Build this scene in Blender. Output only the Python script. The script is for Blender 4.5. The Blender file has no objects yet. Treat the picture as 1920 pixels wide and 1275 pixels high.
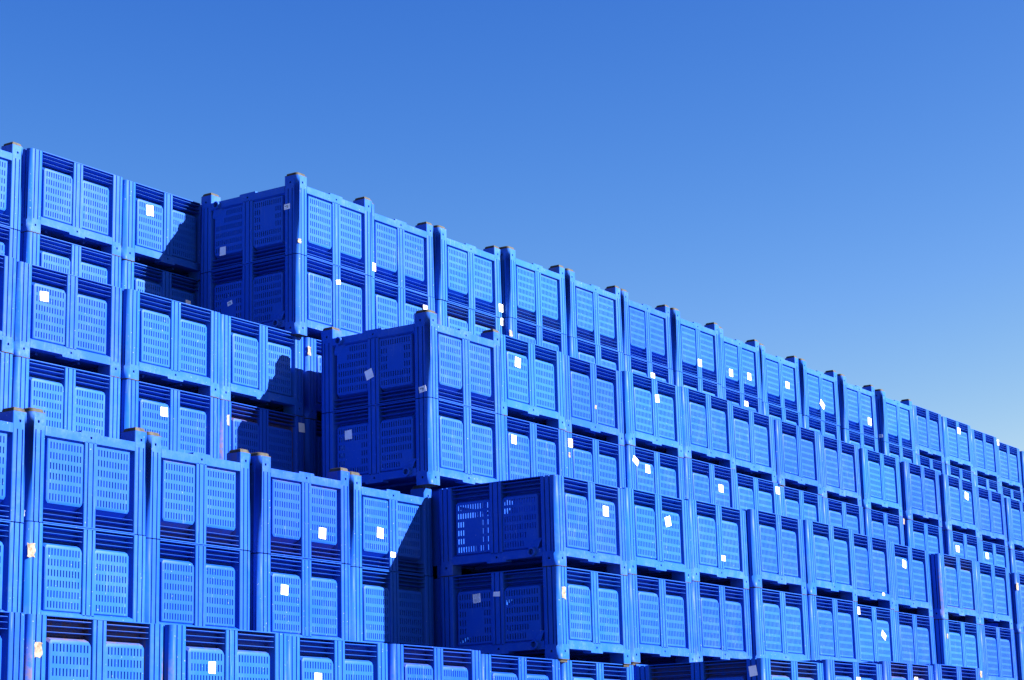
import bpy, bmesh, math, random
from mathutils import Vector, Matrix
from mathutils.geometry import tessellate_polygon

scene = bpy.context.scene
C = scene.collection
R = math.radians
random.seed(7)

# ------------------------------------------------------------------ camera
LENS_PX = 3825.54
YAW, PITCH, ROLL = 0.982920, 0.221509, -0.025227
CAM_AT = Vector((-13.9161, -9.0194, 0.3859))
fw = Vector((math.sin(YAW) * math.cos(PITCH), math.cos(YAW) * math.cos(PITCH), math.sin(PITCH)))
rt = Vector((math.cos(YAW), -math.sin(YAW), 0))
up = rt.cross(fw)
rt2 = rt * math.cos(ROLL) + up * math.sin(ROLL)
up2 = -rt * math.sin(ROLL) + up * math.cos(ROLL)
cam_data = bpy.data.cameras.new('camera')
cam_data.sensor_width = 36.0
cam_data.lens = LENS_PX / 1920.0 * 36.0
cam_data.clip_end = 5000
cam = bpy.data.objects.new('camera', cam_data)
C.objects.link(cam)
rot = Matrix((rt2, up2, -fw)).transposed()
cam.matrix_world = Matrix.Translation(CAM_AT) @ rot.to_4x4()
scene.camera = cam

# ------------------------------------------------------------------ sky, sun, exposure
SUN_DIR = Vector((0.50, -1.0, 0.64)).normalized()          # towards the sun
SUN_ELEV = math.asin(SUN_DIR.z)
SUN_AZ = math.atan2(SUN_DIR.x, SUN_DIR.y)                   # clockwise from +Y
SKY_STRENGTH = 0.10
SUN_STRENGTH = 5.0
EXPOSURE = 2.15

world = bpy.data.worlds.new('World')
scene.world = world
world.use_nodes = True
wn, wl = world.node_tree.nodes, world.node_tree.links
wn.clear()
sky = wn.new('ShaderNodeTexSky')
sky.sky_type = 'NISHITA'
sky.sun_disc = False
sky.sun_elevation = SUN_ELEV
sky.sun_rotation = SUN_AZ
sky.altitude = 400
sky.air_density = 1.0
sky.dust_density = 1.0
sky.ozone_density = 10.0
# the photograph's colour response: one grade for the whole sky, the same in every direction
SKY_REF = (0.615, 1.52, 3.605)                             # raw sky value ...
SKY_OUT = (0.076, 0.248, 0.735)                            # ... and how it shows in the photograph
SKY_POW = (3.0, 2.0, 1.0)
sp = wn.new('ShaderNodeSeparateColor')
cb = wn.new('ShaderNodeCombineColor')
wl.new(sky.outputs[0], sp.inputs[0])
for i in range(3):
    dv = wn.new('ShaderNodeMath'); dv.operation = 'DIVIDE'; dv.inputs[1].default_value = SKY_REF[i]
    pw = wn.new('ShaderNodeMath'); pw.operation = 'POWER'; pw.inputs[1].default_value = SKY_POW[i]
    ml = wn.new('ShaderNodeMath'); ml.operation = 'MULTIPLY'
    ml.inputs[1].default_value = SKY_OUT[i] / (SKY_STRENGTH * 2 ** EXPOSURE)
    mn = wn.new('ShaderNodeMath'); mn.operation = 'MINIMUM'
    mn.inputs[1].default_value = (1.0, 0.95, 0.88)[i] / (SKY_STRENGTH * 2 ** EXPOSURE)
    wl.new(sp.outputs[i], dv.inputs[0]); wl.new(dv.outputs[0], pw.inputs[0])
    wl.new(pw.outputs[0], ml.inputs[0]); wl.new(ml.outputs[0], mn.inputs[0])
    wl.new(mn.outputs[0], cb.inputs[i])
bg = wn.new('ShaderNodeBackground')
bg.inputs['Strength'].default_value = SKY_STRENGTH
wo = wn.new('ShaderNodeOutputWorld')
wl.new(cb.outputs[0], bg.inputs['Color'])
wl.new(bg.outputs[0], wo.inputs['Surface'])

sun_data = bpy.data.lights.new('sun', 'SUN')
sun_data.energy = SUN_STRENGTH
sun_data.angle = R(0.5)
sun_data.color = (1.0, 0.95, 0.88)
sun = bpy.data.objects.new('sun', sun_data)
C.objects.link(sun)
sun.rotation_euler = SUN_DIR.to_track_quat('Z', 'Y').to_euler()

scene.view_settings.view_transform = 'Standard'
scene.view_settings.look = 'None'
scene.view_settings.exposure = EXPOSURE
scene.view_settings.gamma = 1.0
scene.view_settings.use_curve_mapping = False

# ------------------------------------------------------------------ sizes of one crate (metres)
W, D, H = 1.150, 1.208, 0.760
PF, PS = 0.1415, 0.150           # corner post width on the front and on the end wall
CR = 0.042                        # corner radius
FOOT = 0.006                      # thickness of the pad flange under the foot
Z_RAIL0 = 0.120 * H
Z_RAIL1 = 0.205 * H
Z_TAB = 0.098 * H
Z_GROOVE = 0.165 * H
Z_PANEL0 = 0.228 * H
Z_PANEL1 = 0.804 * H
Z_BASE1 = 0.850 * H
Z_RIM = 0.9885 * H
T_PANEL = 0.012
T_FLOOR = 0.082
MULL = 0.050                      # half width of the middle post, as a share of the wall
TH = 0.018                        # plastic thickness at the slots

STACKS = {
    'AL1': (-6.710, -0.002, 0.001),
    'AL2': (-5.533, 0.009, 0.001),
    'AL3': (-4.376, -0.025, -0.000),
    'AL4': (-3.220, 0.007, -0.010),
    'AL5': (-2.064, -0.016, -0.010),
    'AL6': (-0.907, 0.013, -0.031),
    'AL7': (0.250, 0.000, -0.030),
    'AR1': (1.008, -1.422, -0.064),
    'AR2': (2.165, -1.454, -0.029),
    'AR3': (3.321, -1.458, 0.004),
    'AR4': (4.478, -1.472, 0.022),
    'BL1': (-5.534, 1.300, 0.000),
    'BL2': (-4.364, 1.309, 0.022),
    'BL3': (-3.207, 1.323, 0.012),
    'BL4': (-2.050, 1.265, -0.003),
    'BL5': (-0.893, 1.277, -0.015),
    'BR1': (0.180, -0.017, -0.032),
    'BR10': (11.017, 0.063, -0.013),
    'BR2': (1.336, -0.011, -0.011),
    'BR3': (2.492, 0.011, 0.013),
    'BR4': (3.649, -0.040, 0.033),
    'BR5': (4.808, -0.061, 0.039),
    'BR6': (5.982, 0.039, 0.036),
    'BR7': (7.138, 0.074, 0.024),
    'BR8': (8.342, -0.003, -0.000),
    'BR9': (9.498, -0.004, 0.005),
    'CL1': (-4.469, 2.621, 0.010),
    'CL2': (-3.276, 2.665, 0.013),
    'CL3': (-2.120, 2.623, 0.012),
    'CL4': (-0.964, 2.651, 0.015),
    'CR1': (0.012, 1.136, -0.017),
    'CR10': (10.717, 1.323, -0.008),
    'CR11': (12.033, 1.314, -0.024),
    'CR12': (13.300, 1.385, -0.039),
    'CR13': (14.740, 1.455, -0.040),
    'CR2': (1.169, 1.203, 0.005),
    'CR3': (2.325, 1.232, 0.005),
    'CR4': (3.481, 1.208, 0.021),
    'CR5': (4.637, 1.204, 0.037),
    'CR6': (5.793, 1.282, 0.030),
    'CR7': (6.950, 1.278, 0.013),
    'CR8': (8.161, 1.313, 0.006),
    'CR9': (9.422, 1.323, 0.003),
    'DL1': (-3.186, 3.999, -0.004),
    'DL2': (-1.983, 3.972, 0.016),
    'DL3': (-0.826, 3.963, 0.004),
    'DR1': (0.000, 2.591, -0.009),
    'DR10': (10.649, 2.675, -0.001),
    'DR11': (11.956, 2.698, -0.004),
    'DR12': (13.348, 2.705, -0.006),
    'DR13': (14.568, 2.748, -0.032),
    'DR14': (15.896, 2.798, -0.021),
    'DR15': (17.159, 2.854, -0.037),
    'DR16': (18.543, 2.962, -0.041),
    'DR2': (1.156, 2.700, 0.020),
    'DR3': (2.313, 2.662, 0.010),
    'DR4': (3.469, 2.588, 0.025),
    'DR5': (4.636, 2.571, 0.015),
    'DR6': (5.808, 2.583, 0.012),
    'DR7': (7.020, 2.582, 0.013),
    'DR8': (8.200, 2.626, 0.007),
    'DR9': (9.425, 2.662, -0.001),
}
STICKERS = [
    ('DL3', 7, 'f', -0.236, 0.537, 0.092, 0.098, -6, 'p'),
    ('CL2', 5, 'f', -0.292, 0.527, 0.09, 0.077, -3, 'p'),
    ('CL3', 4, 'f', -0.123, 0.549, 0.082, 0.076, -2, 'p'),
    ('BL4', 3, 'f', 0.207, 0.222, 0.087, 0.086, 2, 'p'),
    ('BL5', 3, 'f', -0.173, 0.31, 0.087, 0.085, 4, 'p'),
    ('BL5', 3, 'f', -0.015, 0.141, 0.066, 0.045, 0, 'p'),
    ('BL4', 2, 'f', -0.259, 0.499, 0.083, 0.078, 3, 'p'),
    ('AL3', 1, 'f', -0.178, 0.502, 0.066, 0.075, 0, 'p'),
    ('AL4', 1, 'f', -0.227, 0.483, 0.075, 0.073, 0, 'p'),
    ('BL2', 2, 'f', -0.539, 0.562, 0.086, 0.101, 0, 't'),
    ('AL2', 1, 'f', -0.501, 0.551, 0.075, 0.099, 0, 't'),
    ('CL4', 4, 'f', -0.478, 0.588, 0.041, 0.103, 0, 't'),
    ('CL4', 4, 'f', 0.511, 0.657, 0.082, 0.083, -3, 'p'),
    ('DR1', 6, 'f', 0.021, 0.601, 0.064, 0.041, -12, 'p'),
    ('DR2', 7, 'f', -0.462, 0.119, 0.084, 0.08, 0, 'n'),
    ('DR3', 7, 'f', 0.533, 0.112, 0.08, 0.082, 0, 'p'),
    ('DR3', 6, 'f', 0.565, 0.726, 0.081, 0.081, 0, 'p'),
    ('DR4', 6, 'f', -0.556, 0.586, 0.071, 0.07, 0, 't'),
    ('CR2', 5, 'f', -0.228, 0.537, 0.09, 0.092, 6, 'p'),
    ('CR2', 4, 'f', -0.318, 0.56, 0.079, 0.08, 0, 'p'),
    ('CR3', 4, 'f', -0.47, 0.659, 0.077, 0.084, 0, 'p'),
    ('CR3', 4, 'f', -0.495, 0.541, 0.038, 0.052, 0, 't'),
    ('CR3', 5, 'f', 0.019, 0.32, 0.04, 0.043, 0, 't'),
    ('CR4', 4, 'f', -0.436, 0.614, 0.106, 0.066, 25, 'p'),
    ('CR4', 4, 'f', -0.181, 0.562, 0.087, 0.083, 0, 'p'),
    ('CR4', 5, 'f', 0.036, 0.559, 0.078, 0.079, -4, 'p'),
    ('DR6', 6, 'f', 0.056, 0.611, 0.088, 0.058, 0, 'p'),
    ('DR7', 7, 'f', 0.009, 0.189, 0.089, 0.088, 0, 'p'),
    ('DR8', 7, 'f', -0.257, 0.225, 0.094, 0.091, 0, 'p'),
    ('DR8', 7, 'f', 0.24, 0.256, 0.097, 0.092, 0, 'p'),
    ('DR9', 7, 'f', 0.193, 0.338, 0.104, 0.088, 0, 'p'),
    ('DR8', 6, 'f', 0.093, 0.64, 0.118, 0.063, 0, 'p'),
    ('CR5', 4, 'f', 0.206, 0.517, 0.097, 0.082, 0, 'p'),
    ('CR6', 4, 'f', 0.528, 0.67, 0.095, 0.081, 0, 'p'),
    ('DR10', 7, 'f', -0.002, 0.225, 0.136, 0.083, 30, 'p'),
    ('DR11', 7, 'f', 0.317, 0.224, 0.112, 0.103, 5, 'p'),
    ('DR14', 7, 'f', 0.036, 0.607, 0.114, 0.097, 0, 'p'),
    ('DR16', 7, 'f', -0.466, 0.738, 0.075, 0.093, 0, 'p'),
    ('CR11', 5, 'f', 0.215, 0.543, 0.119, 0.099, 8, 'p'),
    ('CR11', 4, 'f', -0.273, 0.531, 0.115, 0.088, 0, 'p'),
    ('CR12', 4, 'f', -0.27, 0.561, 0.103, 0.084, 0, 'p'),
    ('BR7', 3, 'f', -0.165, 0.551, 0.098, 0.085, 8, 'p'),
    ('BR1', 3, 'f', 0.236, 0.531, 0.088, 0.088, 0, 'p'),
    ('BR2', 3, 'f', 0.176, 0.529, 0.098, 0.088, -14, 'p'),
    ('BR3', 3, 'f', 0.047, 0.257, 0.074, 0.051, 0, 'p'),
    ('BR6', 2, 'f', 0.241, 0.466, 0.113, 0.069, 30, 'p'),
    ('BR6', 2, 'f', -0.408, 0.691, 0.081, 0.079, 0, 'p'),
    ('BR6', 3, 'f', 0.268, 0.15, 0.071, 0.035, 0, 'd'),
    ('BR10', 3, 'f', -0.538, 0.581, 0.095, 0.102, 0, 't'),
    ('BR8', 2, 'f', -0.494, 0.571, 0.048, 0.061, 0, 't'),
    ('BR1', 2, 'f', -0.493, 0.545, 0.065, 0.11, 0, 't'),
    ('AR2', 1, 'f', 0.033, 0.592, 0.078, 0.065, 0, 'p'),
    ('AR3', 1, 'f', 0.154, 0.601, 0.075, 0.069, 0, 'p'),
    ('AR4', 1, 'f', 0.562, 0.7, 0.071, 0.074, 0, 't'),
    ('CR9', 4, 'f', 0.567, 0.703, 0.052, 0.084, 0, 't'),
    ('DL3', 6, 'f', 0.296, 0.517, 0.066, 0.042, 0, 'p'),
    ('DR2', 6, 'f', 0.389, 0.629, 0.072, 0.044, 0, 'p'),
    ('DR1', 7, 'f', -0.542, 0.121, 0.053, 0.046, 0, 't'),
    ('DR1', 7, 'e', -0.312, 0.177, 0.074, 0.083, 0, 'p'),
    ('DR1', 7, 'e', 0.482, 0.463, 0.07, 0.051, 0, 'n'),
    ('DR1', 6, 'e', -0.222, 0.418, 0.06, 0.041, -15, 'n'),
    ('CR1', 5, 'e', -0.042, 0.286, 0.083, 0.086, -18, 'p'),
    ('CR1', 5, 'e', 0.538, 0.076, 0.074, 0.052, -8, 'n'),
    ('CR1', 4, 'e', -0.29, 0.536, 0.078, 0.081, -3, 'p'),
    ('BR1', 2, 'e', -0.217, 0.554, 0.076, 0.076, -5, 'l'),
    ('BR1', 2, 'e', -0.007, 0.573, 0.065, 0.04, 3, 'p'),
    ('BL2', 3, 'e', 0.545, 0.056, 0.067, 0.044, 5, 'n'),
    ('AR1', 1, 'e', 0.514, 0.657, 0.072, 0.081, -8, 'p'),
    ('DR12', 7, 'e', 0.55, 0.088, 0.058, 0.047, 0, 'n'),
]


# ------------------------------------------------------------------ materials
def new_mat(name):
    m = bpy.data.materials.new(name)
    m.use_nodes = True
    m.node_tree.nodes.clear()
    return m, m.node_tree.nodes, m.node_tree.links


def mixcol(n, l, fac, a, b, blend='MIX'):
    x = n.new('ShaderNodeMix')
    x.data_type = 'RGBA'
    x.blend_type = blend
    for sock, v in ((x.inputs[0], fac), (x.inputs[6], a), (x.inputs[7], b)):
        if isinstance(v, (int, float)):
            sock.default_value = v
        elif isinstance(v, tuple):
            sock.default_value = v
        else:
            l.new(v, sock)
    return x.outputs[2]


def mth(n, l, op, a, b=0.0, clamp=False):
    x = n.new('ShaderNodeMath')
    x.operation = op
    x.use_clamp = clamp
    for sock, v in ((x.inputs[0], a), (x.inputs[1], b)):
        if isinstance(v, (int, float)):
            sock.default_value = v
        else:
            l.new(v, sock)
    return x.outputs[0]


def ramp(n, l, src, lo, hi):
    x = n.new('ShaderNodeMapRange')
    x.inputs['From Min'].default_value = lo
    x.inputs['From Max'].default_value = hi
    x.clamp = True
    l.new(src, x.inputs['Value'])
    return x.outputs[0]


def noise(n, l, vec, scale, detail=4.0, rough=0.55):
    x = n.new('ShaderNodeTexNoise')
    x.inputs['Scale'].default_value = scale
    x.inputs['Detail'].default_value = detail
    x.inputs['Roughness'].default_value = rough
    l.new(vec, x.inputs['Vector'])
    return x.outputs[0]


def stretch(n, l, vec, sc):
    x = n.new('ShaderNodeMapping')
    x.inputs['Scale'].default_value = sc
    l.new(vec, x.inputs['Vector'])
    return x.outputs[0]


def plastic_material():
    m, n, l = new_mat('blue_plastic')
    tc = n.new('ShaderNodeTexCoord')
    geo = n.new('ShaderNodeNewGeometry')
    oi = n.new('ShaderNodeObjectInfo')
    pos = geo.outputs['Position']
    sepc = n.new('ShaderNodeSeparateColor')
    l.new(oi.outputs['Color'], sepc.inputs[0])
    tint, dirt, chalk = sepc.outputs[0], sepc.outputs[1], sepc.outputs[2]
    sep = n.new('ShaderNodeSeparateXYZ')
    l.new(tc.outputs['Object'], sep.inputs[0])
    z = sep.outputs['Z']
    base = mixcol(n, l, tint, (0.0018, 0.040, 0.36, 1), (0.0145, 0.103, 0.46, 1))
    wr = n.new('ShaderNodeTexWhiteNoise')
    wr.noise_dimensions = '3D'
    l.new(oi.outputs['Color'], wr.inputs['Vector'])
    hsv = n.new('ShaderNodeHueSaturation')
    l.new(mth(n, l, 'ADD', mth(n, l, 'MULTIPLY', wr.outputs['Value'], 0.005), 0.4965), hsv.inputs['Hue'])
    l.new(base, hsv.inputs['Color'])
    base = hsv.outputs[0]
    # sun bleached, chalky patches
    n1 = noise(n, l, pos, 5.0, 6.0, 0.62)
    n2 = noise(n, l, pos, 38.0, 3.0, 0.6)
    bl = mth(n, l, 'MULTIPLY', ramp(n, l, n1, 0.42, 0.78), ramp(n, l, n2, 0.25, 0.8))
    low = ramp(n, l, z, 0.175, 0.10)                    # the foot and rail get the handling wear
    amt = mth(n, l, 'ADD', mth(n, l, 'MULTIPLY', chalk, 0.40), mth(n, l, 'MULTIPLY', low, 0.55))
    bl = mth(n, l, 'MULTIPLY', bl, amt, True)
    col = mixcol(n, l, bl, base, (0.088, 0.178, 0.42, 1))
    # vertical rub marks
    sv = stretch(n, l, pos, (55.0, 55.0, 3.0))
    n3 = noise(n, l, sv, 1.0, 3.0, 0.6)
    n3b = noise(n, l, pos, 2.2, 2.0, 0.5)
    rub = mth(n, l, 'MULTIPLY', ramp(n, l, n3, 0.60, 0.76), ramp(n, l, n3b, 0.47, 0.66))
    rub = mth(n, l, 'MULTIPLY', rub, 0.55)
    col = mixcol(n, l, rub, col, (0.13, 0.21, 0.42, 1))
    # small bright nicks
    n4 = noise(n, l, pos, 62.0, 1.0, 0.4)
    nick = mth(n, l, 'MULTIPLY', ramp(n, l, n4, 0.755, 0.80), 0.6)
    col = mixcol(n, l, nick, col, (0.20, 0.27, 0.44, 1))
    # reddish brown earth dried on
    n5 = noise(n, l, pos, 3.6, 5.0, 0.65)
    n6 = noise(n, l, pos, 24.0, 4.0, 0.65)
    dm = mth(n, l, 'MULTIPLY', ramp(n, l, n5, 0.50, 0.72), ramp(n, l, n6, 0.42, 0.72))
    nz = n.new('ShaderNodeSeparateXYZ')
    l.new(geo.outputs['Normal'], nz.inputs[0])
    ax = mth(n, l, 'LESS_THAN', mth(n, l, 'ABSOLUTE', sep.outputs['X']), W / 2 - 0.036)
    ay = mth(n, l, 'LESS_THAN', mth(n, l, 'ABSOLUTE', sep.outputs['Y']), D / 2 - 0.036)
    deep = mth(n, l, 'MULTIPLY', ax, ay)                # earth collects in the recesses ...
    shelf = ramp(n, l, nz.outputs['Z'], 0.25, 0.6)      # ... and on whatever faces up
    where = mth(n, l, 'ADD', mth(n, l, 'MULTIPLY', dm, 0.02), mth(n, l, 'MULTIPLY', mth(n, l, 'MAXIMUM', deep, shelf), ramp(n, l, n6, 0.30, 0.60)))
    dm = mth(n, l, 'MULTIPLY', where, dirt, True)
    col = mixcol(n, l, dm, col, (0.115, 0.075, 0.05, 1))
    # a thin film of dust
    n7 = noise(n, l, pos, 1.1, 5.0, 0.6)
    col = mixcol(n, l, mth(n, l, 'MULTIPLY', ramp(n, l, n7, 0.4, 0.75), 0.03), col, (0.08, 0.11, 0.22, 1))
    b = n.new('ShaderNodeBsdfPrincipled')
    l.new(col, b.inputs['Base Color'])
    rg = mth(n, l, 'ADD', mth(n, l, 'MULTIPLY', n1, 0.22), 0.36)
    rg = mth(n, l, 'ADD', rg, mth(n, l, 'MULTIPLY', dm, 0.4), True)
    l.new(rg, b.inputs['Roughness'])
    b.inputs['IOR'].default_value = 1.45
    b.inputs['Specular IOR Level'].default_value = 0.09
    bp = n.new('ShaderNodeBump')
    bp.inputs['Strength'].default_value = 0.10
    bp.inputs['Distance'].default_value = 0.004
    l.new(noise(n, l, pos, 16.0, 5.0, 0.6), bp.inputs['Height'])
    l.new(bp.outputs[0], b.inputs['Normal'])
    o = n.new('ShaderNodeOutputMaterial')
    l.new(b.outputs[0], o.inputs[0])
    return m


def pad_material():
    m, n, l = new_mat('worn_foot_pad')
    geo = n.new('ShaderNodeNewGeometry')
    pos = geo.outputs['Position']
    n1 = noise(n, l, pos, 22.0, 5.0, 0.65)
    n2 = noise(n, l, pos, 4.0, 2.0, 0.5)
    col = mixcol(n, l, ramp(n, l, n1, 0.35, 0.7), (0.011, 0.0108, 0.010, 1), (0.054, 0.050, 0.042, 1))
    col = mixcol(n, l, mth(n, l, 'MULTIPLY', ramp(n, l, n2, 0.5, 0.7), 0.4), col, (0.02, 0.02, 0.022, 1))
    b = n.new('ShaderNodeBsdfPrincipled')
    l.new(col, b.inputs['Base Color'])
    b.inputs['Roughness'].default_value = 0.8
    bp = n.new('ShaderNodeBump')
    bp.inputs['Strength'].default_value = 0.3
    bp.inputs['Distance'].default_value = 0.003
    l.new(n1, bp.inputs['Height'])
    l.new(bp.outputs[0], b.inputs['Normal'])
    o = n.new('ShaderNodeOutputMaterial')
    l.new(b.outputs[0], o.inputs[0])
    return m


def paper_material(name, kind):
    m, n, l = new_mat(name)
    tc = n.new('ShaderNodeTexCoord')
    geo = n.new('ShaderNodeNewGeometry')
    pos = geo.outputs['Position']
    n1 = noise(n, l, pos, 30.0, 4.0, 0.6)
    if kind == 'torn':
        col = mixcol(n, l, ramp(n, l, n1, 0.45, 0.66), (0.20, 0.172, 0.135, 1), (0.085, 0.05, 0.027, 1))
    else:
        col = mixcol(n, l, ramp(n, l, n1, 0.45, 0.8), (0.82, 0.82, 0.80, 1), (0.70, 0.68, 0.62, 1))
    if kind in ('printed', 'lined'):
        sep = n.new('ShaderNodeSeparateXYZ')
        l.new(tc.outputs['Generated'], sep.inputs[0])
        u, v = sep.outputs['X'], sep.outputs['Z']
        inx = mth(n, l, 'MULTIPLY', mth(n, l, 'GREATER_THAN', u, 0.12), mth(n, l, 'LESS_THAN', u, 0.88))
        if kind == 'lined':
            st = mth(n, l, 'GREATER_THAN', mth(n, l, 'FRACT', mth(n, l, 'MULTIPLY', v, 9.0)), 0.62)
            wd = noise(n, l, stretch(n, l, tc.outputs['Generated'], (9.0, 9.0, 9.0)), 1.0, 1.0, 0.5)
            st = mth(n, l, 'MULTIPLY', st, mth(n, l, 'GREATER_THAN', wd, 0.40))
        else:
            wd = noise(n, l, stretch(n, l, tc.outputs['Generated'], (7.0, 1.0, 4.0)), 1.0, 0.0, 0.5)
            st = mth(n, l, 'MULTIPLY', mth(n, l, 'GREATER_THAN', wd, 0.56),
                     mth(n, l, 'MULTIPLY', mth(n, l, 'GREATER_THAN', v, 0.2), mth(n, l, 'LESS_THAN', v, 0.8)))
        st = mth(n, l, 'MULTIPLY', mth(n, l, 'MULTIPLY', st, inx), 0.85)
        col = mixcol(n, l, st, col, (0.05, 0.05, 0.06, 1))
    b = n.new('ShaderNodeBsdfPrincipled')
    l.new(col, b.inputs['Base Color'])
    b.inputs['Roughness'].default_value = 0.75
    o = n.new('ShaderNodeOutputMaterial')
    l.new(b.outputs[0], o.inputs[0])
    return m


def ground_material():
    m, n, l = new_mat('dark_yard_ground')
    geo = n.new('ShaderNodeNewGeometry')
    pos = geo.outputs['Position']
    n1 = noise(n, l, pos, 0.6, 8.0, 0.6)
    n2 = noise(n, l, pos, 14.0, 6.0, 0.65)
    col = mixcol(n, l, n1, (0.06, 0.056, 0.05, 1), (0.10, 0.09, 0.08, 1))
    col = mixcol(n, l, ramp(n, l, n2, 0.4, 0.7), col, (0.055, 0.052, 0.05, 1))
    b = n.new('ShaderNodeBsdfPrincipled')
    l.new(col, b.inputs['Base Color'])
    b.inputs['Roughness'].default_value = 0.95
    bp = n.new('ShaderNodeBump')
    bp.inputs['Strength'].default_value = 0.4
    l.new(n2, bp.inputs['Height'])
    l.new(bp.outputs[0], b.inputs['Normal'])
    o = n.new('ShaderNodeOutputMaterial')
    l.new(b.outputs[0], o.inputs[0])
    return m


PLASTIC = plastic_material()
PAD = pad_material()
PAPER = {'p': paper_material('white_paper', 'plain'), 't': paper_material('torn_paper', 'torn'),
         'n': paper_material('printed_paper', 'printed'), 'l': paper_material('lined_paper', 'lined')}
PAPER['d'] = PAPER['p']
GROUND = ground_material()


# ------------------------------------------------------------------ mesh helpers
class MB:
    def __init__(self):
        self.v, self.f = [], []

    def add(self, pts, faces):
        k = len(self.v)
        self.v += [tuple(p) for p in pts]
        self.f += [tuple(i + k for i in f) for f in faces]

    def poly(self, pts):
        self.add(pts, [tuple(range(len(pts)))])

    def box(self, a, b):
        (x0, y0, z0), (x1, y1, z1) = a, b
        self.add([(x0, y0, z0), (x1, y0, z0), (x1, y1, z0), (x0, y1, z0), (x0, y0, z1), (x1, y0, z1), (x1, y1, z1), (x0, y1, z1)],
                 [(0, 3, 2, 1), (4, 5, 6, 7), (0, 1, 5, 4), (1, 2, 6, 5), (2, 3, 7, 6), (3, 0, 4, 7)])

    def prism(self, plan, z0, z1, bottom=True, top=True, closed=True):
        n = len(plan)
        self.add([(x, y, z0) for x, y in plan] + [(x, y, z1) for x, y in plan],
                 [(i, (i + 1) % n, n + (i + 1) % n, n + i) for i in range(n if closed else n - 1)])
        if bottom:
            self.poly([(x, y, z0) for x, y in reversed(plan)])
        if top:
            self.poly([(x, y, z1) for x, y in plan])

    def mesh(self, name, fn=None, sharp=32.0):
        me = bpy.data.meshes.new(name)
        pts = [fn(*p) for p in self.v] if fn else self.v
        me.from_pydata(pts, [], self.f)
        bm = bmesh.new()
        bm.from_mesh(me)
        bmesh.ops.remove_doubles(bm, verts=bm.verts, dist=0.00005)
        bmesh.ops.recalc_face_normals(bm, faces=bm.faces)
        bm.to_mesh(me)
        bm.free()
        for p in me.polygons:
            p.use_smooth = True
        me.set_sharp_from_angle(angle=R(sharp))
        me.update()
        return me


def holed_sheet(mb, outline, holes, t, depth):
    """A flat sheet at depth t (s, t, z) with real holes whose sides go `depth` deeper."""
    loops = [[Vector((s, z, 0)) for s, z in outline]] + [[Vector((s, z, 0)) for s, z in h] for h in holes]
    tris = tessellate_polygon(loops)
    flat = [p for lp in loops for p in lp]
    mb.add([(p.x, t, p.y) for p in flat], [tuple(tr) for tr in tris])
    if depth:
        for h in holes:
            n = len(h)
            mb.add([(s, t, z) for s, z in h] + [(s, t + depth, z) for s, z in h],
                   [(i, (i + 1) % n, n + (i + 1) % n, n + i) for i in range(n)])


# wall frames: (s, t, z) -> crate coordinates; t runs inwards from the outer face
def at_front(s, t, z):
    return (s, -D / 2 + t, z)


def at_back(s, t, z):
    return (-s, D / 2 - t, z)


def at_left(s, t, z):
    return (-W / 2 + t, -s, z)


def at_right(s, t, z):
    return (W / 2 - t, s, z)


def windows(L, p):
    """[outer edge, inner edge] of the two windows of a wall."""
    m = MULL * L
    return [(-L / 2 + p, -m), (L / 2 - p, m)]


def panel_mb(L, p, side, nslot, skip=None):
    """Raised slotted panel. side -1 = left window, +1 = right window."""
    mb = MB()
    m = MULL * L
    so = -L / 2 + p + 0.026
    si = -m - 0.001
    fo = so + 0.012
    ch = 0.022
    face = [(fo, Z_PANEL0), (si, Z_PANEL0), (si, Z_PANEL1 - ch), (si - ch, Z_PANEL1), (fo + ch * .7, Z_PANEL1), (fo, Z_PANEL1 - ch)]
    base = [(so, Z_RAIL1), (si, Z_RAIL1), (si, Z_BASE1 - 0.5 * ch), (si - 0.5 * ch, Z_BASE1), (so + 0.5 * ch, Z_BASE1), (so, Z_BASE1 - 0.5 * ch)]
    mid = []                                            # a soft rounded shoulder between bevel and face
    for (a, b), (c, d) in zip(face, base):
        mid.append((a + (c - a) * 0.16, b + (d - b) * 0.16))
    face_in = []
    for (a, b) in face:
        cx, cz = (fo + si) / 2, (Z_PANEL0 + Z_PANEL1) / 2
        face_in.append((a + (0.004 if a < cx else -0.001), b + (0.003 if b < cz else -0.005)))
    holes = []
    ps = (si - fo) / (nslot + 1.1)
    s0 = (fo + si) / 2 - ps * (nslot - 1) / 2
    pz = (Z_PANEL1 - Z_PANEL0) / 6.12
    z0 = (Z_PANEL0 + Z_PANEL1) / 2 - pz * 2.5
    for j in range(6):
        for i in range(nslot):
            if skip and skip(i, j):
                continue
            cs, cz = s0 + i * ps, z0 + j * pz
            hw, hh = 0.0050, 0.0230
            if ps < 0.026:
                hw = 0.0047
            holes.append([(cs - hw, cz - hh), (cs + hw, cz - hh), (cs + hw, cz + hh), (cs - hw, cz + hh)])
    th = TH if L < 1.18 else 0.006                      # the end walls are thinner: light shows through them
    holed_sheet(mb, face_in, holes, T_PANEL, th)
    n = len(face)
    rings = [[(a, T_PANEL, b) for a, b in face_in], [(a, T_PANEL + 0.005, b) for a, b in mid], [(a, T_FLOOR, b) for a, b in base]]
    for r0, r1 in zip(rings, rings[1:]):
        mb.add(r0 + r1, [(i, (i + 1) % n, n + (i + 1) % n, n + i) for i in range(n)])
    # inner skin so that the slots show the thickness of the wall
    holed_sheet(mb, face_in, holes, T_PANEL + th, 0)
    if side > 0:
        mb.v = [(-s, t, z) for s, t, z in mb.v]
    return mb


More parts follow.
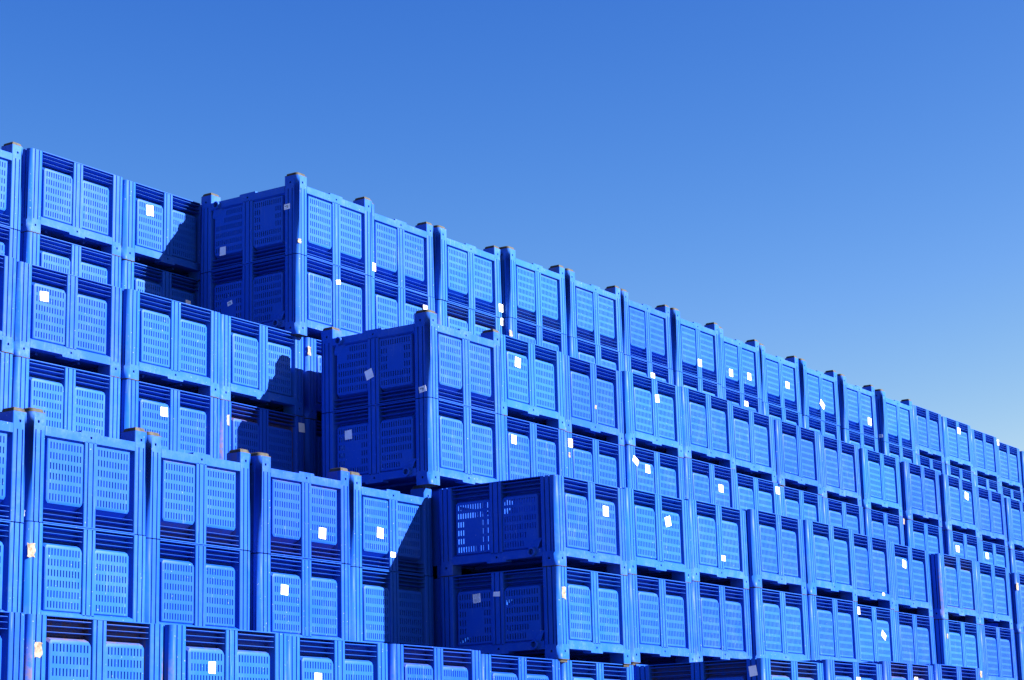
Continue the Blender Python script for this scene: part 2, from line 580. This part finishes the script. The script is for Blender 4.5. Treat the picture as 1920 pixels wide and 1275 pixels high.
def ribs_mb(L, p, side):
    out = []
    (a, b) = windows(L, p)[0 if side < 0 else 1]
    lo, hi = min(a, b), max(a, b)
    for zc in (0.961 * H, 0.914 * H, 0.868 * H):
        mb = MB()
        h = 0.0030 if zc > 0.95 * H else 0.0021
        prof = [(T_FLOOR, zc - h * 1.4), (0.006, zc - h), (0.003, zc - h * .4), (0.003, zc + h * .4), (0.006, zc + h), (T_FLOOR, zc + h * 1.4)]
        n = len(prof)
        # the ribs bow back a little at their ends
        secs = [(lo - 0.004, 0.012), (lo + 0.012, 0.0), ((lo + hi) / 2, -0.0005), (hi - 0.012, 0.0), (hi + 0.004, 0.012)]
        pts, fs = [], []
        for s, dt in secs:
            pts += [(s, t + (dt if t < 0.01 else 0), z) for t, z in prof]
        for k in range(len(secs) - 1):
            fs += [(k * n + i, k * n + i + 1, (k + 1) * n + i + 1, (k + 1) * n + i) for i in range(n - 1)]
        mb.add(pts, fs)
        out.append(mb)
    return out


def frame_mb(L, p):
    """The wall without its panels and ribs: rim, middle post, rail, ledges and the sunk field behind the ribs."""
    mb = MB()
    m = MULL * L
    # sunk field: top zone and the channel outside each panel
    for a, b in windows(L, p):
        sg = 1 if a < b else -1
        lo, hi = min(a, b) - 0.004, max(a, b) + 0.004
        mb.poly([(lo, T_FLOOR, Z_BASE1 - 0.026), (hi, T_FLOOR, Z_BASE1 - 0.026), (hi, T_FLOOR, Z_RIM), (lo, T_FLOOR, Z_RIM)])
        c0, c1 = a - sg * 0.008, a + sg * 0.030
        mb.poly([(c0, T_FLOOR, Z_RAIL1), (c1, T_FLOOR, Z_RAIL1), (c1, T_FLOOR, Z_BASE1 - 0.026), (c0, T_FLOOR, Z_BASE1 - 0.026)])
        # ledge on top of the rail, sloping in
        slope = (Z_PANEL0 - Z_RAIL1) / T_PANEL
        zt = Z_RAIL1 + slope * T_FLOOR * 0.36
        mb.poly([(a - sg * .006, 0.001, Z_RAIL1), (b, 0.001, Z_RAIL1), (b, T_FLOOR + .001, zt), (a - sg * .006, T_FLOOR + .001, zt)])
    # rim, 3 mm proud
    mb.box((-L / 2 + p - 0.004, -0.0025, Z_RIM), (L / 2 - p + 0.004, T_FLOOR, H - 0.0030))
    # middle post with its two grooves
    g, gw, gd = 0.0225 * L / W * 1.1, 0.0052, 0.028
    e = 0.004
    plan = [(-m, T_FLOOR), (-m, e), (-m + e, 0)]
    for c in (-g, g):
        plan += [(c - gw, 0), (c - gw, gd), (c + gw, gd), (c + gw, 0)]
    plan += [(m - e, 0), (m, e), (m, T_FLOOR)]
    zg = 0.198 * H
    n = len(plan)
    mb.add([(s, t, zg + 0.0) for s, t in plan] + [(s, t, Z_RIM + 0.001) for s, t in plan],
           [(i, i + 1, n + i + 1, n + i) for i in range(n - 1)])
    # bottom rail with the dropped tab and the bolt hole
    tw = 0.078 * L
    o = [(-L / 2 + p - .001, Z_RAIL0), (-tw - 0.006, Z_RAIL0), (-tw, Z_TAB), (tw, Z_TAB), (tw + 0.006, Z_RAIL0),
         (L / 2 - p + .001, Z_RAIL0), (L / 2 - p + .001, Z_RAIL1), (-L / 2 + p - .001, Z_RAIL1)]
    hole = [(-0.010, 0.146 * H), (0.010, 0.146 * H), (0.010, 0.158 * H), (0.006, 0.168 * H), (-0.006, 0.168 * H), (-0.010, 0.158 * H)]
    holed_sheet(mb, o, [hole], 0.0, 0.03)
    low = o[:6]
    mb.add([(s, 0, z) for s, z in low] + [(s, T_FLOOR, z) for s, z in low], [(i, i + 1, 7 + i, 6 + i) for i in range(5)])
    # inner skin of the rail
    mb.poly([(-L / 2 + p, T_FLOOR, Z_RAIL0), (L / 2 - p, T_FLOOR, Z_RAIL0), (L / 2 - p, T_FLOOR, Z_RAIL1), (-L / 2 + p, T_FLOOR, Z_RAIL1)])
    return mb


def arc(r, n=7):
    return [(r - r * math.sin(q), r - r * math.cos(q)) for q in [math.pi / 2 * i / n for i in range(n + 1)]]


def post_mb():
    """Corner post and foot in (a, b): a runs in from the corner along the front, b along the end wall."""
    mb = MB()
    gw, gd, e = 0.0052, 0.028, 0.007
    fr = [(PF + 0.008, T_FLOOR), (PF, e), (PF - e * .4, e * .35), (PF - e, 0)]
    for c in (PF - 0.040, PF - 0.086):
        fr += [(c + gw, 0), (c + gw, gd), (c - gw, gd), (c - gw, 0)]
    sd = [(0, PS - e), (e * .35, PS - e * .4), (e, PS), (T_FLOOR, PS + 0.008)]
    gs = []
    for c in (PS - 0.090, PS - 0.042):
        gs += [(0, c - gw), (gd, c - gw), (gd, c + gw), (0, c + gw)]
    cor = arc(CR)
    plan = fr + cor + gs + sd + [(T_FLOOR, T_FLOOR)]
    mb.prism(plan, Z_GROOVE, H - 0.0035, bottom=False, top=False)
    mb.poly([(a, b, H - 0.030) for a, b in plan])
    # plain block between rail and grooves, then the foot down to the pad
    blk = [(PF + 0.0005, 0.04), (PF + 0.0005, 0.0), ] + cor + [(0, PS + 0.0005), (0.04, PS + 0.0005), (PF * .9, PS + .0005), (PF + .0005, PS * .9)]
    full = [(PF + 0.0005, PS * .93), (PF + 0.0005, 0.004), (PF - 0.0035, 0.0)] + cor + [(0, PS - 0.0035), (0.004, PS + 0.0005), (PF * .93, PS + 0.0005)]
    # side faces of the foot, the two outer ones carry a bolt hole
    n = len(full)
    zt = Z_GROOVE
    mb.add([(a, b, FOOT) for a, b in full] + [(a, b, zt) for a, b in full],
           [(i, (i + 1) % n, n + (i + 1) % n, n + i) for i in range(n)
            if not (full[i] == (PF - 0.0035, 0.0) or full[(i + 1) % n] == (0, PS - 0.0035))])
    mb.poly([(a, b, zt) for a, b in full])
    mb.poly([(a, b, FOOT) for a, b in full])
    zc = 0.092 * H

    def dhole(c):
        return [(c - 0.0095, zc - 0.010), (c + 0.0095, zc - 0.010), (c + 0.0095, zc + 0.003), (c + 0.005, zc + 0.010), (c - 0.005, zc + 0.010), (c - 0.0095, zc + 0.003)]
    t = MB()
    holed_sheet(t, [(CR, FOOT), (PF - 0.0035, FOOT), (PF - 0.0035, zt), (CR, zt)], [dhole(0.5 * PF + 0.008)], 0.0, 0.022)
    mb.add([(s, tt, z) for s, tt, z in t.v], t.f)
    t = MB()
    holed_sheet(t, [(CR, FOOT), (PS - 0.0035, FOOT), (PS - 0.0035, zt), (CR, zt)], [dhole(0.5 * PS + 0.008)], 0.0, 0.022)
    mb.add([(tt, s, z) for s, tt, z in t.v], t.f)
    return mb


def pad_mb():
    mb = MB()
    def outline(i, r):
        c = [(a + i, b + i) for a, b in arc(max(r, .004), 5)]
        return [(PF - i, PS - i - .01), (PF - i, i)] + c + [(i, PS - i), (PF - i - .01, PS - i)]
    rings = [(0.0015, CR, FOOT + .0005), (0.0005, CR, 0.004), (0.0015, CR, 0.0), (0.012, CR - .008, -0.0005), (0.0135, CR - .009, -0.018), (0.021, CR - .014, -0.025)]
    loops = [[(a, b, z) for a, b in outline(i, r)] for i, r, z in rings]
    n = len(loops[0])
    for l0, l1 in zip(loops, loops[1:]):
        mb.add(l0 + l1, [(i, (i + 1) % n, n + (i + 1) % n, n + i) for i in range(n)])
    mb.poly(loops[-1])
    mb.poly(loops[0])
    return mb


CORNERS = [(-1, -1), (1, -1), (1, 1), (-1, 1)]


def corner_fn(sx, sy):
    return lambda a, b, z: (sx * (W / 2 - a), sy * (D / 2 - b), z)


def drain_mb():
    """Drain spout with its domed housing at the low front corner of the end wall (s to the right)."""
    mb = MB()
    L = D
    s0 = L / 2 - PS - 0.085
    zc = 0.172 * H
    # domed housing
    r = 0.098
    sc, zb = L / 2 - PS - 0.030, Z_RAIL1 - 0.004
    rings = []
    for k in range(5):
        q = k / 4
        rr = r * math.cos(q * math.pi / 2 * 0.97)
        t = T_PANEL + 0.010 - 0.020 * math.sin(q * math.pi / 2)
        rings.append([(sc - 0.01 - rr * math.cos(w), t, zb + rr * math.sin(w)) for w in [math.pi * 0.62 * i / 10 for i in range(11)]])
    n = 11
    for a, b in zip(rings, rings[1:]):
        mb.add(a + b, [(i, i + 1, n + i + 1, n + i) for i in range(n - 1)])
    # spout
    ro, ri, ln = 0.037, 0.025, 0.036
    k = 18
    circ = [(math.cos(2 * math.pi * i / k), math.sin(2 * math.pi * i / k)) for i in range(k)]
    loops = [[(s0 + ro * c, 0.012, zc + ro * s) for c, s in circ], [(s0 + ro * c, -ln + .003, zc + ro * s) for c, s in circ],
             [(s0 + (ro - .003) * c, -ln, zc + (ro - .003) * s) for c, s in circ], [(s0 + ri * c, -ln, zc + ri * s) for c, s in circ],
             [(s0 + ri * c, 0.04, zc + ri * s) for c, s in circ]]
    for a, b in zip(loops, loops[1:]):
        mb.add(a + b, [(i, (i + 1) % k, k + (i + 1) % k, k + i) for i in range(k)])
    mb.poly(loops[-1])
    return mb


def floor_mb():
    mb = MB()
    mb.box((-W / 2 + T_FLOOR, -D / 2 + T_FLOOR, 0.135 * H), (W / 2 - T_FLOOR, D / 2 - T_FLOOR, 0.158 * H))
    for s in (-0.2, 0.2):
        mb.box((s * W - 0.012, -D / 2 + PS, 0.110 * H), (s * W + 0.012, D / 2 - PS, 0.1347 * H))
    return mb


def joined(*mbs):
    out = MB()
    for m in mbs:
        out.add(m.v, m.f)
    return out


# ------------------------------------------------------------------ shared meshes
M = {}
N_FRONT, N_END = 11, 13
def blank(i, j):
    return 1 <= j <= 3 and 3 <= i <= 9
def by_drain(i, j):
    return (j == 0 and i <= 4) or (j == 1 and i <= 3)      # right window is mirrored: i counts from the outer edge

M['front_frame'] = frame_mb(W, PF).mesh('front_wall', at_front)
M['front_panel_a'] = panel_mb(W, PF, -1, N_FRONT).mesh('front_panel_a', at_front)
M['front_panel_b'] = panel_mb(W, PF, 1, N_FRONT).mesh('front_panel_b', at_front)
M['front_ribs'] = [m.mesh('front_rib', at_front) for sd in (-1, 1) for m in ribs_mb(W, PF, sd)]
M['end_frame'] = frame_mb(D, PS).mesh('end_wall', at_left)
M['end_panel_a'] = panel_mb(D, PS, -1, N_END, blank).mesh('end_panel_a', at_left)
M['end_panel_b'] = panel_mb(D, PS, 1, N_END, by_drain).mesh('end_panel_b', at_left)
M['end_ribs'] = [m.mesh('end_rib', at_left) for sd in (-1, 1) for m in ribs_mb(D, PS, sd)]
front_all = joined(frame_mb(W, PF), panel_mb(W, PF, -1, N_FRONT), panel_mb(W, PF, 1, N_FRONT), *ribs_mb(W, PF, -1), *ribs_mb(W, PF, 1))
end_all = joined(frame_mb(D, PS), panel_mb(D, PS, -1, N_END, blank), panel_mb(D, PS, 1, N_END, by_drain), *ribs_mb(D, PS, -1), *ribs_mb(D, PS, 1))
M['back'] = front_all.mesh('back_wall', at_back)
M['right'] = end_all.mesh('right_wall', at_right)
M['left'] = joined(end_all, drain_mb()).mesh('left_wall', at_left)
M['drain'] = drain_mb().mesh('drain_spout', at_left)
M['floor'] = floor_mb().mesh('floor')
M['posts'] = [post_mb().mesh('corner_post', corner_fn(*c)) for c in CORNERS]
M['pads'] = [pad_mb().mesh('foot_pad', corner_fn(*c)) for c in CORNERS]
for k, v in M.items():
    for me in (v if isinstance(v, list) else [v]):
        me.materials.append(PAD if k == 'pads' else PLASTIC)


# ------------------------------------------------------------------ the crates
def part(name, mesh, parent, col):
    o = bpy.data.objects.new(name, mesh)
    o.color = col
    C.objects.link(o)
    o.parent = parent
    return o


def make_crate(name, end_view, col):
    """One pallet crate: an Empty at its base and its parts."""
    root = bpy.data.objects.new(name, None)
    root.empty_display_size = 0.2
    C.objects.link(root)
    fwall = part('front_wall', M['front_frame'], root, col)
    part('slotted_panel', M['front_panel_a'], fwall, col)
    part('slotted_panel', M['front_panel_b'], fwall, col)
    for me in M['front_ribs']:
        part('rib', me, fwall, col)
    if end_view:
        ew = part('end_wall', M['end_frame'], root, col)
        part('slotted_panel', M['end_panel_a'], ew, col)
        part('slotted_panel', M['end_panel_b'], ew, col)
        for me in M['end_ribs']:
            part('rib', me, ew, col)
        part('drain_spout', M['drain'], ew, col)
    else:
        part('end_wall', M['left'], root, col)
    part('end_wall', M['right'], root, col)
    part('back_wall', M['back'], root, col)
    part('floor', M['floor'], root, col)
    for pm, dm in zip(M['posts'], M['pads']):
        po = part('corner_post', pm, root, col)
        part('foot_pad', dm, po, col)
    return root


def copy_crate(proto, col):
    r = proto.copy()
    C.objects.link(r)
    for ch in proto.children:
        if ch.name.startswith('paper_label'):
            continue
        c = ch.copy()
        c.color = col
        C.objects.link(c)
        c.parent = r
        for g in ch.children:
            k = g.copy()
            k.color = col
            C.objects.link(k)
            k.parent = c
    return r


def sticker_mesh(w, h, kind, seed):
    rnd = random.Random(seed)
    mb = MB()
    if kind == 'd':
        o = [(0.5 * w * math.cos(2 * math.pi * i / 14), 0.5 * h * math.sin(2 * math.pi * i / 14)) for i in range(14)]
    elif kind == 't':
        o = []
        per = [(-1, -1), (-.5, -1), (0, -1), (.5, -1), (1, -1), (1, -.6), (1, -.2), (1, .2), (1, .6), (1, 1), (.5, 1), (0, 1), (-.5, 1), (-1, 1), (-1, .6), (-1, .2), (-1, -.2), (-1, -.6)]
        for a, b in per:
            o.append((0.5 * w * a * rnd.uniform(0.62, 1.05), 0.5 * h * b * rnd.uniform(0.78, 1.04)))
    else:
        j = 0.0015
        o = [(sx * 0.5 * w + rnd.uniform(-j, j), sz * 0.5 * h + rnd.uniform(-j, j)) for sx, sz in ((-1, -1), (1, -1), (1, 1), (-1, 1))]
    n = len(o)
    mb.add([(s, 0.0, z) for s, z in o] + [(s, -0.0012, z) for s, z in o], [(i, (i + 1) % n, n + (i + 1) % n, n + i) for i in range(n)])
    mb.poly([(s, -0.0012, z) for s, z in o])
    mb.poly([(s, 0.0, z) for s, z in reversed(o)])
    me = mb.mesh('paper_label', sharp=20)
    me.materials.append(PAPER[kind])
    return me


ORD = ['', 'corner', 'second', 'third', 'fourth', 'fifth', 'sixth', 'seventh', 'eighth', 'ninth', 'tenth', 'eleventh', 'twelfth',
       'thirteenth', 'fourteenth', 'fifteenth', 'sixteenth', 'seventeenth']
TIER = {'A': 'bottom', 'B': 'second', 'C': 'third', 'D': 'top'}
STACKS['CL5'] = (0.195, 2.650, 0.010)
STICKERS.append(('CL5', 5, 'f', -0.540, 0.630, 0.050, 0.090, 0, 't'))
for k in ('DL1', 'DL2', 'DL3'):
    q = (3.87 - CAM_AT.y) / (STACKS[k][1] - CAM_AT.y)
    STACKS[k] = (CAM_AT.x + (STACKS[k][0] + W / 2 - CAM_AT.x) * q - W / 2, 3.87, STACKS[k][2] - 0.044)
# stacks just cut by the frame
STACKS['DR17'] = (STACKS['DR16'][0] + 1.36, 3.00, -0.04)
LEFT_COUNT = {'A': 6, 'B': 5, 'C': 4, 'D': 3}
FLIPPED = {('DL1', 7)} | {('BL%d' % i, 3) for i in range(1, 6)} | {('CR1', 5)} | {('DR%d' % i, 7) for i in range(1, 13)}
TOP = {'A': 1, 'B': 3, 'C': 5, 'D': 7}
STACKS['BR6'] = (STACKS['BR6'][0], 0.036, STACKS['BR6'][2])
STACKS['BR7'] = (STACKS['BR7'][0], 0.062, STACKS['BR7'][2])

STACKS['BR8'] = (STACKS['BR8'][0], -0.020, STACKS['BR8'][2])

stick_by = {}
for e in STICKERS:
    stick_by.setdefault((e[0], e[1]), []).append(e)

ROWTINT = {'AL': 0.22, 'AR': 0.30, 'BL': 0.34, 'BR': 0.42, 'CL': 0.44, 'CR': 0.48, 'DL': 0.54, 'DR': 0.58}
DIRTY = {('AL2', 1): 0.75, ('CL4', 4): 0.7, ('AL5', 1): 0.25, ('AR1', 1): 0.5, ('AR3', 1): 0.5, ('BL3', 3): 0.45, ('BL4', 3): 0.4,
         ('DR3', 6): 0.6, ('DR5', 7): 0.35, ('BR8', 3): 0.5, ('DR4', 7): 0.5, ('AL3', 1): 0.3}


def describe(key, lv, flipped, marks):
    row, side, i = key[0], key[1], int(key[2:])
    layer = 'upper' if lv == TOP[row] else 'lower'
    lay = '' if row == 'A' else layer + ' layer, '
    if side == 'R':
        where = 'at shaded corner' if i == 1 else ORD[i] + ' from shaded corner'
        run = 'projecting run'
    else:
        k = LEFT_COUNT[row] - i + 1
        if key == 'AL7':
            where, run = 'under the projecting corner stack', 'set-back run'
        else:
            where = 'next to shaded corner' if k == 1 else ORD[k] + ' back from shaded corner'
            run = 'set-back run'
    kinds = {m[8] for m in marks}
    if not marks:
        mk = ''
    elif len(marks) > 1:
        mk = ' with two labels'
        if len(marks) > 2:
            mk = ' with several labels'
    elif 't' in kinds:
        mk = ' with torn label'
    elif 'd' in kinds:
        mk = ' with round dot'
    else:
        mk = ' with white label'
    kind = 'upturned blue crate' if flipped else 'blue crate'
    kind = 'upturned crate' if flipped else 'blue crate'
    return '%s%s, %s, %s%s tier, %s' % (kind, mk, where, lay, TIER[row], run)


rnd = random.Random(21)
protos = {}
stuck = []
for key in sorted(STACKS):
    x, y, dz = STACKS[key]
    row = key[0]
    levels = [TOP[row]] if row == 'A' else [TOP[row], TOP[row] - 1]
    end_view = key in ('AR1', 'BR1', 'CR1', 'DR1')
    for lv in levels:
        flipped = (key, lv) in FLIPPED
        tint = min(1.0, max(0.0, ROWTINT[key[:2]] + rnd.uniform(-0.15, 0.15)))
        dirt = DIRTY.get((key, lv), rnd.choice((0.0, 0.0, 0.03, 0.08)))
        chalk = rnd.choice((rnd.uniform(0.1, 0.6), rnd.uniform(0.5, 1.0)))
        col = (tint, dirt, chalk, 1.0)
        if end_view not in protos:
            protos[end_view] = r = make_crate('pallet_crate', end_view, col)
        else:
            r = copy_crate(protos[end_view], col)
        jx, jy, jr = rnd.uniform(-.004, .004), rnd.uniform(-.006, .006), rnd.uniform(-.0035, .0035)
        if end_view:
            jx = jy = jr = 0.0
        z = lv * H + dz
        loc = Vector((x + W / 2 + jx, y + D / 2 + jy, z + (H if flipped else 0.0)))
        rot = Matrix.Rotation(jr, 4, 'Z') @ (Matrix.Rotation(math.pi, 4, 'X') if flipped else Matrix.Identity(4))
        r.matrix_world = Matrix.Translation(loc) @ rot
        for ch in r.children:
            for k in ch.children:
                if k.name.startswith('rib'):
                    k.location.z = rnd.uniform(-.0022, .0022)
                    ax = 1 if ch.name.startswith('front') else 0
                    k.rotation_euler[ax] = rnd.uniform(-.0045, .0045)
        if (key, lv) in (('DR1', 6), ('CR1', 4)):          # these pads are sunk into the crate below
            for ch in r.children:
                for k in ch.children:
                    if k.name.startswith('foot_pad'):
                        k.scale.z = 0.3
                        k.location.z = 0.0045
        marks = stick_by.get((key, lv), [])
        r['label'] = describe(key, lv, flipped, marks)
        r['category'] = 'crate'
        r['group'] = 'stacked blue pallet crates'
        for q, (_, _, face, s, zz, w, h, tilt, kd) in enumerate(marks):
            stuck.append(q)
            me = sticker_mesh(w, h, kd, len(stuck))
            o = bpy.data.objects.new('paper_label', me)
            C.objects.link(o)
            L, p = (W, PF) if face == 'f' else (D, PS)
            zc = H - zz if flipped else zz
            sc = abs(s)
            if Z_PANEL0 < zc < Z_PANEL1 and MULL * L < sc < L / 2 - p - 0.03:
                t = T_PANEL
            elif zc > Z_PANEL1 and MULL * L < sc < L / 2 - p:
                t = 0.0025
            else:
                t = 0.0
            t -= 0.0006
            rt_ = Matrix.Rotation(R(tilt), 4, 'Y')
            if face == 'f':
                m = Matrix.Translation((s, -D / 2 + t, zz)) @ rt_
                # local frame of an upright box standing where this one stands
            else:
                m = Matrix.Translation((-W / 2 + t, -s, zz)) @ Matrix.Rotation(-math.pi / 2, 4, 'Z') @ rt_
            world = Matrix.Translation((x + W / 2 + jx, y + D / 2 + jy, z)) @ Matrix.Rotation(jr, 4, 'Z') @ m
            o.parent = r
            o.matrix_parent_inverse = Matrix.Identity(4)
            o.matrix_basis = r.matrix_world.inverted() @ world
            o['label'] = {'t': 'torn remains of a paper label', 'p': 'white paper label', 'n': 'small printed paper label',
                          'l': 'paper label with lines of print', 'd': 'round white sticker'}[kd]

# ------------------------------------------------------------------ crates inside and behind the pile
def plain_crate(mb, x, y, z):
    a = 0.045
    z0, z1 = z + 0.13 * H, z + H - 0.012
    mb.box((x + 0.004, y + 0.004, z0), (x + W - 0.004, y + a, z1))
    mb.box((x + 0.004, y + D - a, z0), (x + W - 0.004, y + D - 0.004, z1))
    mb.box((x + 0.004, y + a + .001, z0), (x + a, y + D - a - .001, z1))
    mb.box((x + W - a, y + a + .001, z0), (x + W - 0.004, y + D - a - .001, z1))
    mb.box((x + a + .001, y + a + .001, z0 + .002), (x + W - a - .001, y + D - a - .001, z0 + .02))
    for sx in (0.006, W - PF + .006):
        for sy in (0.006, D - PS + .006):
            mb.box((x + sx, y + sy, z - 0.008), (x + sx + PF - .012, y + sy + PS - .012, z0 - .001))


inner = MB()
BASE_LEVEL = -1
for key in sorted(STACKS):
    x, y, dz = STACKS[key]
    lo = TOP[key[0]] if key[0] == 'A' else TOP[key[0]] - 1
    for lv in range(BASE_LEVEL, lo):
        # the projecting upper crates stand on the rows that run on from the left, shifted along the wall
        sh = {'BR': 0.07, 'CR': 0.27, 'DR': 0.20}.get(key[:2], 0.0)
        if key == 'AL7' or (key == 'BR1' and lv == 1) or (key == 'DR1' and lv in (4, 5)) or key == 'CL5':
            continue
        plain_crate(inner, x + sh, y, lv * H + dz)
for i in range(4):                                          # the next row behind the set-back top tier
    for lv in range(4, 8):
        plain_crate(inner, -3.15 + i * 1.19 - 1.2, 5.26, lv * H - 0.01)
for i in range(16):                                         # and behind the projecting top tier
    for lv in range(4, 8):
        plain_crate(inner, 0.35 + i * 1.25, max(4.0, STACKS['DR%d' % min(17, i + 1)][1] + 1.29, STACKS['DR%d' % min(17, i + 2)][1] + 1.29), lv * H - 0.02)
me = inner.mesh('inner_crates')
me.materials.append(PLASTIC)
o = bpy.data.objects.new('inner_crates', me)
o.color = (0.4, 0.0, 0.3, 1)
o['kind'] = 'stuff'
o['label'] = 'blue crates packed inside and behind the visible stacks'
o['category'] = 'crates'
C.objects.link(o)

# ------------------------------------------------------------------ ground
g = MB()
g.poly([(-3000, -3000, 0), (3000, -3000, 0), (3000, 3000, 0), (-3000, 3000, 0)])
me = g.mesh('ground')
me.materials.append(GROUND)
o = bpy.data.objects.new('ground', me)
o.location.z = BASE_LEVEL * H - 0.05
o['kind'] = 'structure'
o['label'] = 'dark asphalt yard the crates stand on'
C.objects.link(o)
